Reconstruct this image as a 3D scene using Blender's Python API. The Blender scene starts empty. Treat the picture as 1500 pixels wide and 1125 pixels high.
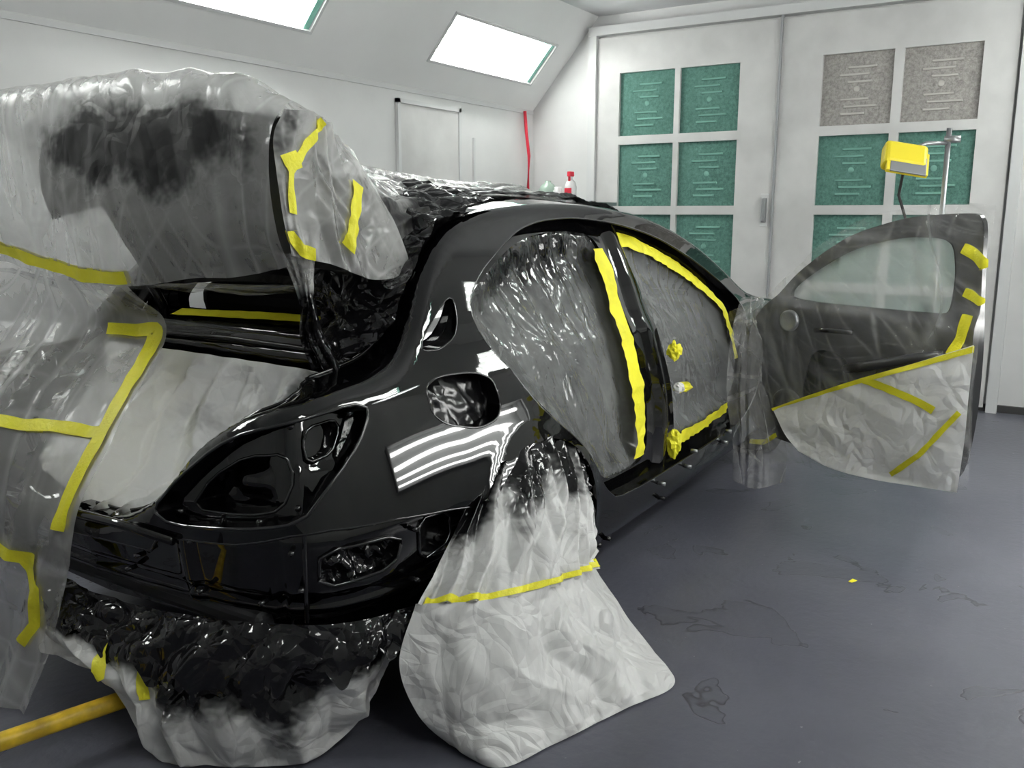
import bpy, math, random
import numpy as np
from mathutils import Vector, noise
from mathutils.geometry import delaunay_2d_cdt
random.seed(4)
SC=bpy.context.scene
try:
    SC.view_settings.view_transform='Standard'
    SC.view_settings.look='None'
except Exception: pass

# ------------------------------------------------------------ materials
def newmat(name):
    m=bpy.data.materials.new(name); m.use_nodes=True
    nt=m.node_tree; b=nt.nodes['Principled BSDF']
    return m,nt,b
def setp(b,**k):
    for a,v in k.items():
        a=a.replace('_',' ')
        if a in b.inputs: b.inputs[a].default_value=v
def col(c): return (c[0],c[1],c[2],1)
def simple(name,c,rough=.5,metal=0,coat=0,bump=0,bscale=30,var=0,vscale=3,emis=0,ecol=(1,1,1)):
    m,nt,b=newmat(name)
    setp(b,Base_Color=col(c),Roughness=rough,Metallic=metal)
    b.inputs['Coat Weight'].default_value=coat
    N=nt.nodes;L=nt.links
    g=N.new('ShaderNodeNewGeometry')
    if var:
        n=N.new('ShaderNodeTexNoise');n.inputs['Scale'].default_value=vscale;n.inputs['Detail'].default_value=5
        L.new(g.outputs['Position'],n.inputs['Vector'])
        r=N.new('ShaderNodeValToRGB');r.color_ramp.elements[0].position=.35;r.color_ramp.elements[1].position=.7
        r.color_ramp.elements[0].color=col([x*(1-var) for x in c]);r.color_ramp.elements[1].color=col([min(1,x*(1+var*.4)) for x in c])
        L.new(n.outputs['Fac'],r.inputs['Fac']);L.new(r.outputs['Color'],b.inputs['Base Color'])
    if bump:
        n=N.new('ShaderNodeTexNoise');n.inputs['Scale'].default_value=bscale;n.inputs['Detail'].default_value=4
        L.new(g.outputs['Position'],n.inputs['Vector'])
        bp=N.new('ShaderNodeBump');bp.inputs['Strength'].default_value=bump;bp.inputs['Distance'].default_value=.01
        L.new(n.outputs['Fac'],bp.inputs['Height']);L.new(bp.outputs['Normal'],b.inputs['Normal'])
    if emis:
        b.inputs['Emission Color'].default_value=col(ecol);b.inputs['Emission Strength'].default_value=emis
    return m
def film_mat(name,light=(.8,.8,.8),alpha=.35,rough=.18,dark=(.005,.005,.006),dalpha=.96,bump=.3,bscale=16,drough=.07,streak=.2,vor=0,stretch=.3):
    """thin masking sheet; mesh attributes: 'spray' = black overspray, 'streak' = crease whitening"""
    m,nt,b=newmat(name);N=nt.nodes;L=nt.links
    a=N.new('ShaderNodeAttribute');a.attribute_name='spray'
    st=N.new('ShaderNodeAttribute');st.attribute_name='streak'
    mc=N.new('ShaderNodeMix');mc.data_type='RGBA'
    mc.inputs[6].default_value=col(light);mc.inputs[7].default_value=col(dark)
    L.new(a.outputs['Fac'],mc.inputs[0]);L.new(mc.outputs[2],b.inputs['Base Color'])
    q=N.new('ShaderNodeMapRange');q.inputs['To Min'].default_value=rough;q.inputs['To Max'].default_value=drough
    L.new(a.outputs['Fac'],q.inputs['Value']);L.new(q.outputs[0],b.inputs['Roughness'])
    if alpha<1:
        q=N.new('ShaderNodeMapRange');q.inputs['To Min'].default_value=alpha;q.inputs['To Max'].default_value=dalpha
        L.new(a.outputs['Fac'],q.inputs['Value'])
        ad=N.new('ShaderNodeMath');ad.operation='MULTIPLY_ADD';ad.inputs[1].default_value=streak;ad.use_clamp=True
        L.new(st.outputs['Fac'],ad.inputs[0]);L.new(q.outputs[0],ad.inputs[2]);L.new(ad.outputs[0],b.inputs['Alpha'])
    g=N.new('ShaderNodeNewGeometry')
    mp=N.new('ShaderNodeMapping');mp.inputs['Scale'].default_value=(1,1,stretch);mp.inputs['Rotation'].default_value=(.25,.3,0)
    L.new(g.outputs['Position'],mp.inputs['Vector'])
    n2=N.new('ShaderNodeTexNoise');n2.inputs['Scale'].default_value=bscale;n2.inputs['Detail'].default_value=2.5;n2.inputs['Distortion'].default_value=1.0
    L.new(mp.outputs[0],n2.inputs['Vector'])
    h=n2.outputs['Fac']
    if vor:
        nw=N.new('ShaderNodeTexNoise');nw.inputs['Scale'].default_value=5;nw.inputs['Detail'].default_value=1
        L.new(g.outputs['Position'],nw.inputs['Vector'])
        vm=N.new('ShaderNodeVectorMath');vm.operation='MULTIPLY_ADD';vm.inputs[1].default_value=(.22,.22,.22)
        L.new(nw.outputs['Color'],vm.inputs[0]);L.new(g.outputs['Position'],vm.inputs[2])
        prev=None
        for sc,am in ((vor,1.0),(vor*2.4,.42)):
            v=N.new('ShaderNodeTexVoronoi');v.feature='DISTANCE_TO_EDGE';v.inputs['Scale'].default_value=sc;L.new(vm.outputs[0],v.inputs['Vector'])
            s=N.new('ShaderNodeMath');s.operation='MULTIPLY_ADD';s.inputs[1].default_value=am*1.6
            L.new(v.outputs['Distance'],s.inputs[0])
            if prev is None: s.inputs[2].default_value=0
            else: L.new(prev,s.inputs[2])
            prev=s.outputs[0]
        s=N.new('ShaderNodeMath');s.operation='MULTIPLY_ADD';s.inputs[1].default_value=.35
        L.new(h,s.inputs[0]);L.new(prev,s.inputs[2]);h=s.outputs[0]
    bp=N.new('ShaderNodeBump');bp.inputs['Strength'].default_value=bump;bp.inputs['Distance'].default_value=.03 if vor else .02
    L.new(h,bp.inputs['Height']);L.new(bp.outputs['Normal'],b.inputs['Normal'])
    return m

M={}
M['paint']=simple('gloss_black_paint',(.0015,.0015,.0019),.03,coat=.3)
M['paint'].node_tree.nodes['Principled BSDF'].inputs['Coat Roughness'].default_value=.015
M['rim']=simple('rolled_edge_paint',(.02,.02,.022),.12,metal=.6,coat=1.0)
M['crease']=simple('painted_crease_highlight',(.75,.76,.78),.2,metal=.9)  # reflection along the shoulder, put into the colour of a thin tube
M['satin']=simple('satin_black',(.006,.006,.007),.2)
M['inner']=simple('dark_interior',(.02,.02,.022),.6)
M['doorgrey']=simple('door_inner_panel',(.04,.04,.043),.35,var=.2)
M['rubber']=simple('rubber',(.02,.02,.02),.8,bump=.3)
M['alloy']=simple('alloy_wheel',(.5,.5,.52),.3,metal=1)
M['yellow']=simple('yellow_masking_tape',(.88,.82,.03),.5,bump=.25,bscale=120,var=.12,vscale=8)
M['film']=film_mat('clear_masking_film',(.80,.80,.79),.20,rough=.09,bump=.45,bscale=13,vor=8,streak=.20)
M['filmlid']=film_mat('lid_masking_film',(.78,.78,.77),.32,rough=.16,bump=.28,bscale=7,drough=.40,dark=(.012,.012,.013),dalpha=.97,streak=.18,vor=5)
M['filmthin']=film_mat('thin_masking_film',(.80,.81,.81),.085,rough=.07,streak=.24,bump=.6,bscale=12,stretch=.5,vor=6)
M['filmwin']=film_mat('window_masking_film',(.34,.35,.35),.52,rough=.13,bscale=15,streak=.14,bump=.35)
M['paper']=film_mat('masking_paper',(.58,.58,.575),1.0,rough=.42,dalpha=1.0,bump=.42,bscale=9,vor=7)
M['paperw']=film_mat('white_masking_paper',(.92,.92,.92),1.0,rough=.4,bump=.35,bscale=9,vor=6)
M['blackfilm']=film_mat('black_oversprayed_film',(.005,.005,.006),1.0,rough=.05,bump=.6,bscale=11,vor=8)
M['wall']=simple('booth_wall_paint',(.745,.75,.745),.45,bump=.15,bscale=6,var=.10,vscale=1.5)
M['slope']=simple('booth_slope_paint',(.86,.865,.86),.45,var=.06,vscale=1.2)
M['wall2']=simple('booth_door_paint',(.68,.68,.67),.4,bump=.15,bscale=8,var=.18,vscale=2.2)
M['ceil']=simple('booth_ceiling_paint',(.70,.71,.72),.5,var=.08)
M['trim']=simple('trim_paint',(.66,.67,.67),.4)
M['gap']=simple('dark_gap',(.05,.05,.05),.7)
M['tube']=simple('fluorescent_tube',(1,1,1),.5,emis=28,ecol=(1,1,.97))
M['tube2']=simple('side_fluorescent_tube',(1,1,1),.5,emis=23,ecol=(1,1,.97))
M['reflector']=simple('lamp_reflector',(.8,.84,.82),.3,emis=.2)
M['reflector2']=simple('side_lamp_reflector',(.30,.31,.31),.4)
M['greenglass']=simple('green_glass_edge',(.25,.55,.45),.2)
M['lampyellow']=simple('yellow_lamp_housing',(.80,.66,.03),.35)
M['steel']=simple('grey_steel',(.35,.36,.37),.35,metal=.8)
M['red']=simple('red_plastic',(.7,.02,.05),.4)
M['whitepl']=simple('white_plastic',(.8,.8,.8),.35)
M['clearpl']=simple('green_tint_plastic',(.35,.45,.38),.25)
M['cart']=simple('grey_cabinet_paint',(.33,.34,.35),.45)
M['pole']=simple('yellow_bar_paint',(.88,.56,.03),.4,var=.45,vscale=14)
def filtmat(name,c):
    m,nt,b=newmat(name);N=nt.nodes;L=nt.links
    g=N.new('ShaderNodeNewGeometry')
    n=N.new('ShaderNodeTexNoise');n.inputs['Scale'].default_value=45;n.inputs['Detail'].default_value=5;n.inputs['Roughness'].default_value=.8
    L.new(g.outputs['Position'],n.inputs['Vector'])
    r=N.new('ShaderNodeValToRGB');r.color_ramp.elements[0].position=.34;r.color_ramp.elements[1].position=.72
    r.color_ramp.elements[0].color=col([x*.6 for x in c]);r.color_ramp.elements[1].color=col([min(1,x*1.3+.03) for x in c])
    L.new(n.outputs['Fac'],r.inputs['Fac']);L.new(r.outputs['Color'],b.inputs['Base Color'])
    b.inputs['Roughness'].default_value=.9
    bp=N.new('ShaderNodeBump');bp.inputs['Strength'].default_value=.4;bp.inputs['Distance'].default_value=.01
    L.new(n.outputs['Fac'],bp.inputs['Height']);L.new(bp.outputs['Normal'],b.inputs['Normal'])
    return m
M['filtg']=filtmat('green_fibre_filter',(.09,.225,.185))
M['filtb']=filtmat('grey_fibre_filter',(.36,.345,.325))
M['filtgl']=simple('green_filter_ridge',(.18,.37,.31),.9)
M['filtbl']=simple('grey_filter_ridge',(.50,.485,.46),.9)
def floormat():
    m,nt,b=newmat('grey_painted_concrete');N=nt.nodes;L=nt.links
    g=N.new('ShaderNodeNewGeometry')
    n=N.new('ShaderNodeTexNoise');n.inputs['Scale'].default_value=1.3;n.inputs['Detail'].default_value=8;n.inputs['Roughness'].default_value=.6
    L.new(g.outputs['Position'],n.inputs['Vector'])
    r=N.new('ShaderNodeValToRGB');r.color_ramp.elements[0].position=.3;r.color_ramp.elements[1].position=.75
    r.color_ramp.elements[0].color=(.076,.078,.102,1);r.color_ramp.elements[1].color=(.124,.127,.155,1)
    L.new(n.outputs['Fac'],r.inputs['Fac'])
    n2=N.new('ShaderNodeTexNoise');n2.inputs['Scale'].default_value=2.6;n2.inputs['Detail'].default_value=4;n2.inputs['Distortion'].default_value=.5
    L.new(g.outputs['Position'],n2.inputs['Vector'])
    r2=N.new('ShaderNodeValToRGB');cr=r2.color_ramp
    cr.elements[0].position=.606;cr.elements[0].color=(0,0,0,1);cr.elements[1].position=.610;cr.elements[1].color=(1,1,1,1)
    e=cr.elements.new(.618);e.color=(.15,.15,.15,1)
    L.new(n2.outputs['Fac'],r2.inputs['Fac'])
    n3=N.new('ShaderNodeTexNoise');n3.inputs['Scale'].default_value=30;n3.inputs['Detail'].default_value=3
    L.new(g.outputs['Position'],n3.inputs['Vector'])
    r3=N.new('ShaderNodeValToRGB');r3.color_ramp.elements[0].position=.73;r3.color_ramp.elements[1].position=.77
    L.new(n3.outputs['Fac'],r3.inputs['Fac'])
    mx=N.new('ShaderNodeMix');mx.data_type='RGBA';mx.inputs[7].default_value=(.030,.030,.037,1)
    L.new(r2.outputs['Color'],mx.inputs[0]);L.new(r.outputs['Color'],mx.inputs[6])
    mx2=N.new('ShaderNodeMix');mx2.data_type='RGBA';mx2.inputs[7].default_value=(.3,.3,.3,1)
    L.new(r3.outputs['Color'],mx2.inputs[0]);L.new(mx.outputs[2],mx2.inputs[6]);L.new(mx2.outputs[2],b.inputs['Base Color'])
    b.inputs['Roughness'].default_value=.32
    ma=N.new('ShaderNodeMath');ma.operation='MULTIPLY_ADD';ma.inputs[1].default_value=-.6
    L.new(r2.outputs['Color'],ma.inputs[0]);L.new(n3.outputs['Fac'],ma.inputs[2])
    bp=N.new('ShaderNodeBump');bp.inputs['Strength'].default_value=.3;bp.inputs['Distance'].default_value=.006
    L.new(ma.outputs[0],bp.inputs['Height']);L.new(bp.outputs['Normal'],b.inputs['Normal'])
    return m
M['floor']=floormat()

# ------------------------------------------------------------ helpers
def link(o,parent=None):
    SC.collection.objects.link(o)
    if parent: o.parent=parent
    return o
def empty(name,loc=(0,0,0)):
    e=bpy.data.objects.new(name,None);e.empty_display_size=.1;e.location=loc
    return link(e)
def mesh(name,V,F,mat,parent=None,smooth=True):
    me=bpy.data.meshes.new(name);me.from_pydata([tuple(v) for v in V],[],F);me.update()
    if mat: me.materials.append(M[mat] if isinstance(mat,str) else mat)
    if smooth: me.polygons.foreach_set('use_smooth',[True]*len(me.polygons))
    o=bpy.data.objects.new(name,me);return link(o,parent)
def attr(o,name,vals):
    at=o.data.attributes.new(name,'FLOAT','POINT');at.data.foreach_set('value',np.asarray(vals,dtype=np.float32))
def box(name,lo,hi,mat,parent=None,bev=0):
    x0,y0,z0=lo;x1,y1,z1=hi
    V=[(x0,y0,z0),(x1,y0,z0),(x1,y1,z0),(x0,y1,z0),(x0,y0,z1),(x1,y0,z1),(x1,y1,z1),(x0,y1,z1)]
    F=[(3,2,1,0),(4,5,6,7),(0,1,5,4),(1,2,6,5),(2,3,7,6),(3,0,4,7)]
    o=mesh(name,V,F,mat,parent,False)
    if bev:
        md=o.modifiers.new('b','BEVEL');md.width=bev;md.segments=3
    return o
def tube(name,pts,r,mat,parent=None,seg=10,caps=True,radii=None):
    pts=[Vector(p) for p in pts];V=[];F=[]
    up=Vector((0,0,1))
    for i,p in enumerate(pts):
        t=(pts[min(i+1,len(pts)-1)]-pts[max(i-1,0)]).normalized()
        a=t.cross(up)
        if a.length<.01:a=t.cross(Vector((1,0,0)))
        a.normalize();b=a.cross(t)
        rr=radii[i] if radii else r
        for k in range(seg):
            an=2*math.pi*k/seg;V.append(p+a*math.cos(an)*rr+b*math.sin(an)*rr)
    for i in range(len(pts)-1):
        for k in range(seg):
            F.append((i*seg+k,i*seg+(k+1)%seg,(i+1)*seg+(k+1)%seg,(i+1)*seg+k))
    if caps:
        F.append(tuple(range(seg-1,-1,-1)));F.append(tuple((len(pts)-1)*seg+k for k in range(seg)))
    return mesh(name,V,F,mat,parent)
def lathe(name,prof,center,axis,mat,parent=None,seg=40):
    ax=Vector(axis).normalized();a=ax.orthogonal().normalized();b=ax.cross(a)
    V=[];F=[];c=Vector(center)
    for r,h in prof:
        for k in range(seg):
            t=2*math.pi*k/seg;V.append(c+ax*h+a*math.cos(t)*r+b*math.sin(t)*r)
    for i in range(len(prof)-1):
        for k in range(seg):F.append((i*seg+k,i*seg+(k+1)%seg,(i+1)*seg+(k+1)%seg,(i+1)*seg+k))
    return mesh(name,V,F,mat,parent)
def hermite(tab):
    xs=[t[0] for t in tab];ys=np.array([np.atleast_1d(t[1]).astype(float) for t in tab])
    n=len(xs);m=[]
    for i in range(n):
        if i==0: m.append((ys[1]-ys[0])/(xs[1]-xs[0]))
        elif i==n-1: m.append((ys[-1]-ys[-2])/(xs[-1]-xs[-2]))
        else:
            h0=xs[i]-xs[i-1];h1=xs[i+1]-xs[i]
            d0=(ys[i]-ys[i-1])/h0;d1=(ys[i+1]-ys[i])/h1
            m.append((d0*h1+d1*h0)/(h0+h1))
    def f(x):
        x=min(max(x,xs[0]),xs[-1])
        i=0
        while i<n-2 and x>xs[i+1]: i+=1
        h=xs[i+1]-xs[i];t=(x-xs[i])/h
        r=ys[i]*(2*t**3-3*t*t+1)+m[i]*h*(t**3-2*t*t+t)+ys[i+1]*(3*t*t-2*t**3)+m[i+1]*h*(t**3-t*t)
        return r if len(r)>1 else float(r[0])
    return f
def resample(poly,d,closed=True):
    out=[];n=len(poly)
    for i in range(n if closed else n-1):
        a=poly[i];b=poly[(i+1)%n];L=math.dist(a,b);k=max(1,int(math.ceil(L/d)))
        for j in range(k):
            t=j/k;out.append((a[0]+(b[0]-a[0])*t,a[1]+(b[1]-a[1])*t))
    if not closed: out.append(poly[-1])
    return out
def smoothpoly(poly,it=1):
    for _ in range(it):
        q=[];n=len(poly)
        for i in range(n):
            a=poly[i];b=poly[(i+1)%n]
            q.append((a[0]*.8+b[0]*.2,a[1]*.8+b[1]*.2));q.append((a[0]*.2+b[0]*.8,a[1]*.2+b[1]*.8))
        poly=q
    return poly
def inpolyA(X,Y,P):
    c=np.zeros(X.shape,bool);n=len(P);j=n-1
    for i in range(n):
        xi,yi=P[i];xj,yj=P[j]
        if yi!=yj:
            k=((yi>Y)!=(yj>Y))&(X<(xj-xi)*(Y-yi)/(yj-yi)+xi);c^=k
        j=i
    return c
def region(outer,holes,d):
    loops=[resample(outer,d)]+[resample(h,d) for h in holes]
    V=[];E=[]
    for lp in loops:
        b=len(V);V+=lp;E+=[(b+i,b+(i+1)%len(lp)) for i in range(len(lp))]
    bnd=np.array(V)
    x0,y0=bnd.min(0);x1,y1=bnd.max(0)
    gx,gy=np.meshgrid(np.arange(x0+d,x1,d),np.arange(y0+d,y1,d));gx=gx.ravel();gy=gy.ravel()
    k=inpolyA(gx,gy,loops[0])
    for h in loops[1:]: k&=~inpolyA(gx,gy,h)
    gx=gx[k];gy=gy[k]
    for x,y in zip(gx,gy):
        if np.min((bnd[:,0]-x)**2+(bnd[:,1]-y)**2)<(.55*d)**2:continue
        V.append((float(x),float(y)))
    r=delaunay_2d_cdt([Vector(v) for v in V],E,[],0,1e-6)
    v2=[(p.x,p.y) for p in r[0]];A=np.array(v2)
    fs=[tuple(f) for f in r[2]]
    fa=np.array(fs);cx=A[fa,0].mean(1);cy=A[fa,1].mean(1)
    k=inpolyA(cx,cy,loops[0])
    for h in loops[1:]: k&=~inpolyA(cx,cy,h)
    return v2,[f for f,q in zip(fs,k) if q],loops
def crgrid(ctrl,nu,nv):
    A=np.array(ctrl,dtype=float)
    def cr(A,N):
        n=A.shape[0];out=[]
        for k in range(N+1):
            t=k/N*(n-1);i=min(int(t),n-2);f=t-i
            p0=A[max(i-1,0)] if i>0 else 2*A[0]-A[1]
            p1=A[i];p2=A[i+1];p3=A[i+2] if i+2<n else 2*A[-1]-A[-2]
            out.append(.5*((2*p1)+(-p0+p2)*f+(2*p0-5*p1+4*p2-p3)*f*f+(-p0+3*p1-3*p2+p3)*f**3))
        return np.array(out)
    B=cr(A,nv)
    return cr(B.transpose(1,0,2),nu).transpose(1,0,2)
def tri(x): return 2*np.abs(x-np.floor(x+.5))
def folds3(P,freq,seed,stretch=(1,1,1)):
    rg=np.random.RandomState(seed+100)
    q=P*freq*np.array(stretch)
    ph=rg.rand(6)*6
    q=q+.30*np.sin(q[:,[1,2,0]]*1.4+ph[:3])+.16*np.sin(q[:,[2,0,1]]*2.7+ph[3:])
    out=np.zeros(len(P));cre=np.zeros(len(P));prev=None
    for k in range(9):
        d=rg.randn(3);d/=np.linalg.norm(d);r=rg.randn(3);r/=np.linalg.norm(r)
        f=.55*1.33**k;a=1/1.28**k
        mask=np.clip(.5+.9*np.sin(q@r*.9*1.12**k+rg.rand()*6),0,1)
        t=tri(q@d*f+rg.rand()*5)
        h=t if prev is None or k%2==0 else np.maximum(t,prev)
        out+=a*(h-.5)*mask*.8;prev=t
        cre=np.maximum(cre,mask*np.clip((t-.84)/.16,0,1)*(.5+.5*a))
    return out,cre
def speck(P,s,amt):
    return np.array([noise.noise(Vector(p)*s)+.5*noise.noise(Vector(p)*s*3.1)+.35*noise.noise(Vector(p)*s*9) for p in P])*amt
def sstep(a,b,x):
    t=np.clip((x-a)/(b-a),0,1);return t*t*(3-2*t)
class Sheet:
    def __init__(s,name,ctrl,nu,nv,mat,amp=.01,freq=6,folds=None,seed=0,spray=None,parent=None,pin=0,stretch=(1,1,1),spk=.35,edge=None):
        P=crgrid(ctrl,nu,nv)
        U,Vv=np.meshgrid(np.linspace(0,1,nu+1),np.linspace(0,1,nv+1))
        if edge is not None:
            ez=np.array([edge(u) for u in np.linspace(0,1,nu+1)])
            P[...,2]+=ez[None,:]*(Vv**2)
        du=np.gradient(P,axis=1);dv=np.gradient(P,axis=0)
        n=np.cross(du,dv);l=np.linalg.norm(n,axis=2,keepdims=True);l[l<1e-9]=1;n=n/l
        F3,C3=folds3(P.reshape(-1,3),freq,seed,stretch)
        d=amp*F3.reshape(nv+1,nu+1);cre=C3.reshape(nv+1,nu+1)
        if folds:
            fa,ff,ax,grow=folds
            t=U if ax=='u' else Vv;o=Vv if ax=='u' else U
            warp=.22*np.sin(o*3.1+seed)+.12*np.sin(o*7+t*5+seed*2)
            t1=tri(t*ff*.5+warp*1.6+.35*np.sin(t*9+seed));t2=tri(t*ff*.83-warp*2+.3*np.sin(t*14+seed*3))
            am=(1-grow)+grow*o
            m2=np.clip(.55+.6*np.sin(t*11+seed*1.7+o*2),0,1)
            d=d+fa*((t1-.5)+.7*(np.maximum(t2,t1*.6)-.5)*m2)*am
            cre=np.maximum(cre,np.clip((t2-.82)/.18,0,1)*m2*.9)
        if pin:
            w=np.minimum(1,.15+np.minimum(np.minimum(U,1-U),np.minimum(Vv,1-Vv))/pin);d=d*w
        Q=P+n*d[...,None]
        Q[...,2]=np.maximum(Q[...,2],.004)
        s.Q=Q;s.nu=nu;s.nv=nv;s.N=n
        V=Q.reshape(-1,3);F=[]
        for j in range(nv):
            for i in range(nu):
                a=j*(nu+1)+i;F.append((a,a+1,a+nu+2,a+nu+1))
        s.o=mesh(name,V,F,mat,parent)
        if spray:
            u1=U.ravel();v1=Vv.ravel();P1=P.reshape(-1,3)
            base=np.array([spray(P1[k],u1[k],v1[k]) for k in range(len(P1))])
            val=base+speck(P1,9,spk)
            val=sstep(.15,.85,val)
            val=np.where(base<.01,0,val)
        else: val=np.zeros(len(V))
        attr(s.o,'spray',val);attr(s.o,'streak',cre.ravel())
    def at(s,u,v):
        x=min(max(u,0),1)*s.nu;y=min(max(v,0),1)*s.nv;i=min(int(x),s.nu-1);j=min(int(y),s.nv-1);a=x-i;b=y-j
        def bl(A):return A[j,i]*(1-a)*(1-b)+A[j,i+1]*a*(1-b)+A[j+1,i]*(1-a)*b+A[j+1,i+1]*a*b
        return bl(s.Q),bl(s.N)
    def tape(s,name,uv,width,both=True,jag=.2,off=.006):
        path=[]
        for k in range(len(uv)-1):
            m=max(3,int(math.dist(s.at(*uv[k])[0],s.at(*uv[k+1])[0])/.010))
            for t in range(m):
                f=t/m;path.append((uv[k][0]*(1-f)+uv[k+1][0]*f,uv[k][1]*(1-f)+uv[k+1][1]*f))
        path.append(uv[-1])
        for side in ((1,-1) if both else (1,)):
            V=[];F=[];W=6
            for k,(u,v) in enumerate(path):
                a=path[max(k-2,0)];b=path[min(k+2,len(path)-1)]
                e=.01
                pu=(s.at(u+e,v)[0]-s.at(u-e,v)[0]);pv=(s.at(u,v+e)[0]-s.at(u,v-e)[0])
                lu=np.linalg.norm(pu)/(2*e)+1e-6;lv=np.linalg.norm(pv)/(2*e)+1e-6
                tx=(b[0]-a[0])*lu;ty=(b[1]-a[1])*lv;l=math.hypot(tx,ty)+1e-9;tx/=l;ty/=l
                wd=width*(1+jag*(noise.noise(Vector((k*.17,u*9,v*9)))))
                for w in range(W):
                    o=(w/(W-1)-.5)*wd
                    q,n=s.at(u-ty*o/lu,v+tx*o/lv)
                    V.append(q+n*side*off)
            for k in range(len(path)-1):
                for w in range(W-1):
                    c=k*W+w;F.append((c,c+1,c+W+1,c+W))
            mesh(name+('_a' if side>0 else '_b'),V,F,'yellow',s.o)

# ------------------------------------------------------------ camera
cd=bpy.data.cameras.new('camera');cam=bpy.data.objects.new('camera',cd);link(cam)
cd.sensor_width=36;cd.lens=36*1300/1500;cd.clip_start=.02
cam.location=(-1.38,-2.24,1.4)
pitch=math.atan(250/1300);head=math.radians(31.8)
cam.rotation_euler=(math.pi/2-pitch,0,head-math.pi/2)
SC.camera=cam

# ------------------------------------------------------------ room
X0,X1=-4.2,5.75;YL,YR=1.96,-3.1;ZS=2.30;ZC=3.03
YLs=1.32;YRs=-2.45
mesh('floor',[(X0,YR,0),(X1,YR,0),(X1,YL,0),(X0,YL,0)],[(0,1,2,3)],'floor',smooth=False)
mesh('ceiling',[(X0,YRs,ZC),(X1,YRs,ZC),(X1,YLs,ZC),(X0,YLs,ZC)],[(3,2,1,0)],'ceil',smooth=False)
mesh('wall_left',[(X0,YL,0),(X1,YL,0),(X1,YL,ZS),(X0,YL,ZS)],[(0,1,2,3)],'wall',smooth=False)
mesh('wall_right',[(X0,YR,0),(X1,YR,0),(X1,YR,ZS),(X0,YR,ZS)],[(3,2,1,0)],'wall',smooth=False)
mesh('wall_rear',[(X0,YR,0),(X0,YL,0),(X0,YL,ZS),(X0,YLs,ZC),(X0,YRs,ZC),(X0,YR,ZS)],[(0,1,2,3,4,5)],'wall',smooth=False)
mesh('wall_back',[(X1,YR,0),(X1,YL,0),(X1,YL,ZS),(X1,YLs,ZC),(X1,YRs,ZC),(X1,YR,ZS)],[(5,4,3,2,1,0)],'wall',smooth=False)
BF=[(3,2,1,0),(4,5,6,7),(0,1,5,4),(1,2,6,5),(2,3,7,6),(3,0,4,7)]
def fixture(P,a,b,c,d,H,nt_,tm,e,refl='reflector'):
    V=[P(a,c,0),P(b,c,0),P(b,d,0),P(a,d,0),P(a,c,H),P(b,c,H),P(b,d,H),P(a,d,H)]
    mesh('recess_box',V,[(4,5,6,7),(0,1,5,4),(1,2,6,5),(2,3,7,6),(3,0,4,7)],refl,e,False)
    for j in range(nt_):
        t=c+(d-c)*(j+.6)/(nt_+.2)
        tube('tube_%d'%(j+1),[P(a+.07,t,H*.5),P(b-.07,t,H*.5)],.014 if tm=='tube' else .02,tm,e,8)
    w=.02
    for (p,q,r,s2,nm) in ((a-w,b+w,c-w,c,'rim_low'),(a-w,b+w,d,d+w,'rim_high'),(a-w,a,c,d,'rim_near'),(b,b+w,c,d,'rim_far')):
        V=[P(p,r,-.012),P(q,r,-.012),P(q,s2,-.012),P(p,s2,-.012),P(p,r,.02),P(q,r,.02),P(q,s2,.02),P(p,s2,.02)]
        mesh(nm,V,BF,'trim',e,False)
    if tm=='tube':
        V=[P(b-.05,c,.004),P(b-.003,c,.004),P(b-.003,d,.004),P(b-.05,d,.004),P(b-.05,c,.09),P(b-.003,c,.09),P(b-.003,d,.09),P(b-.05,d,.09)]
        mesh('glass_edge',V,BF,'greenglass',e,False)
def soffit(name,ya,za,yb,zb,wins):
    L=math.hypot(yb-ya,zb-za)
    holes=[[(a,c),(b,c),(b,d),(a,d)] for a,b,c,d in wins]
    v,T,lp=region([(X0,0),(X1,0),(X1,L),(X0,L)],holes,.35)
    dy=(yb-ya)/L;dz=(zb-za)/L
    s=1 if ya>0 else -1
    n=(s*abs(dz),abs(dy))
    def P(x,t,h):return (x,ya+dy*t+n[0]*h,za+dz*t+n[1]*h)
    o=mesh(name,[(x,ya+dy*t,za+dz*t) for x,t in v],T,'slope',None,False)
    for k,(a,b,c,d) in enumerate(wins):
        fixture(P,a,b,c,d,.11,4,'tube',empty('fluorescent_light_fixture'))
wins=[(-1.2,.2,.25,.62),(1.40,2.80,.25,.62),(4.0,5.42,.25,.62)]
soffit('ceiling_slope_left',YL,ZS,YLs,ZC,wins)
soffit('ceiling_slope_right',YR,ZS,YRs,ZC,wins)
fixture(lambda x,t,h:(x,YR+.13-h,t),1.50,3.90,.76,1.30,.12,4,'tube2',empty('wall_light_fixture'),'reflector2')
box('trim_1',(X0,YL-.012,ZS-.035),(X1-.01,YL+.005,ZS),'trim')
e=empty('door_1')
box('leaf',(3.83,YL-.02,.02),(4.56,YL-.006,2.18),'wall2',e,.004)
for a,b,c,d,nm in ((3.80,3.83,0,2.21,'jamb_1'),(4.56,4.59,0,2.21,'jamb_2'),(3.80,4.59,2.18,2.21,'head')):
    box(nm,(a,YL-.03,c),(b,YL-.003,d),'trim',e)
box('trim_2',(4.78,YL-.02,0),(4.80,YL,2.0),'trim')
tube('red_hose',[(5.56,1.93,2.28),(5.57,1.92,2.1),(5.60,1.91,1.9),(5.60,1.92,1.6),(5.58,1.92,1.1),(5.6,1.92,.4),(5.6,1.92,.02)],.014,'red')
bx=X1
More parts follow.
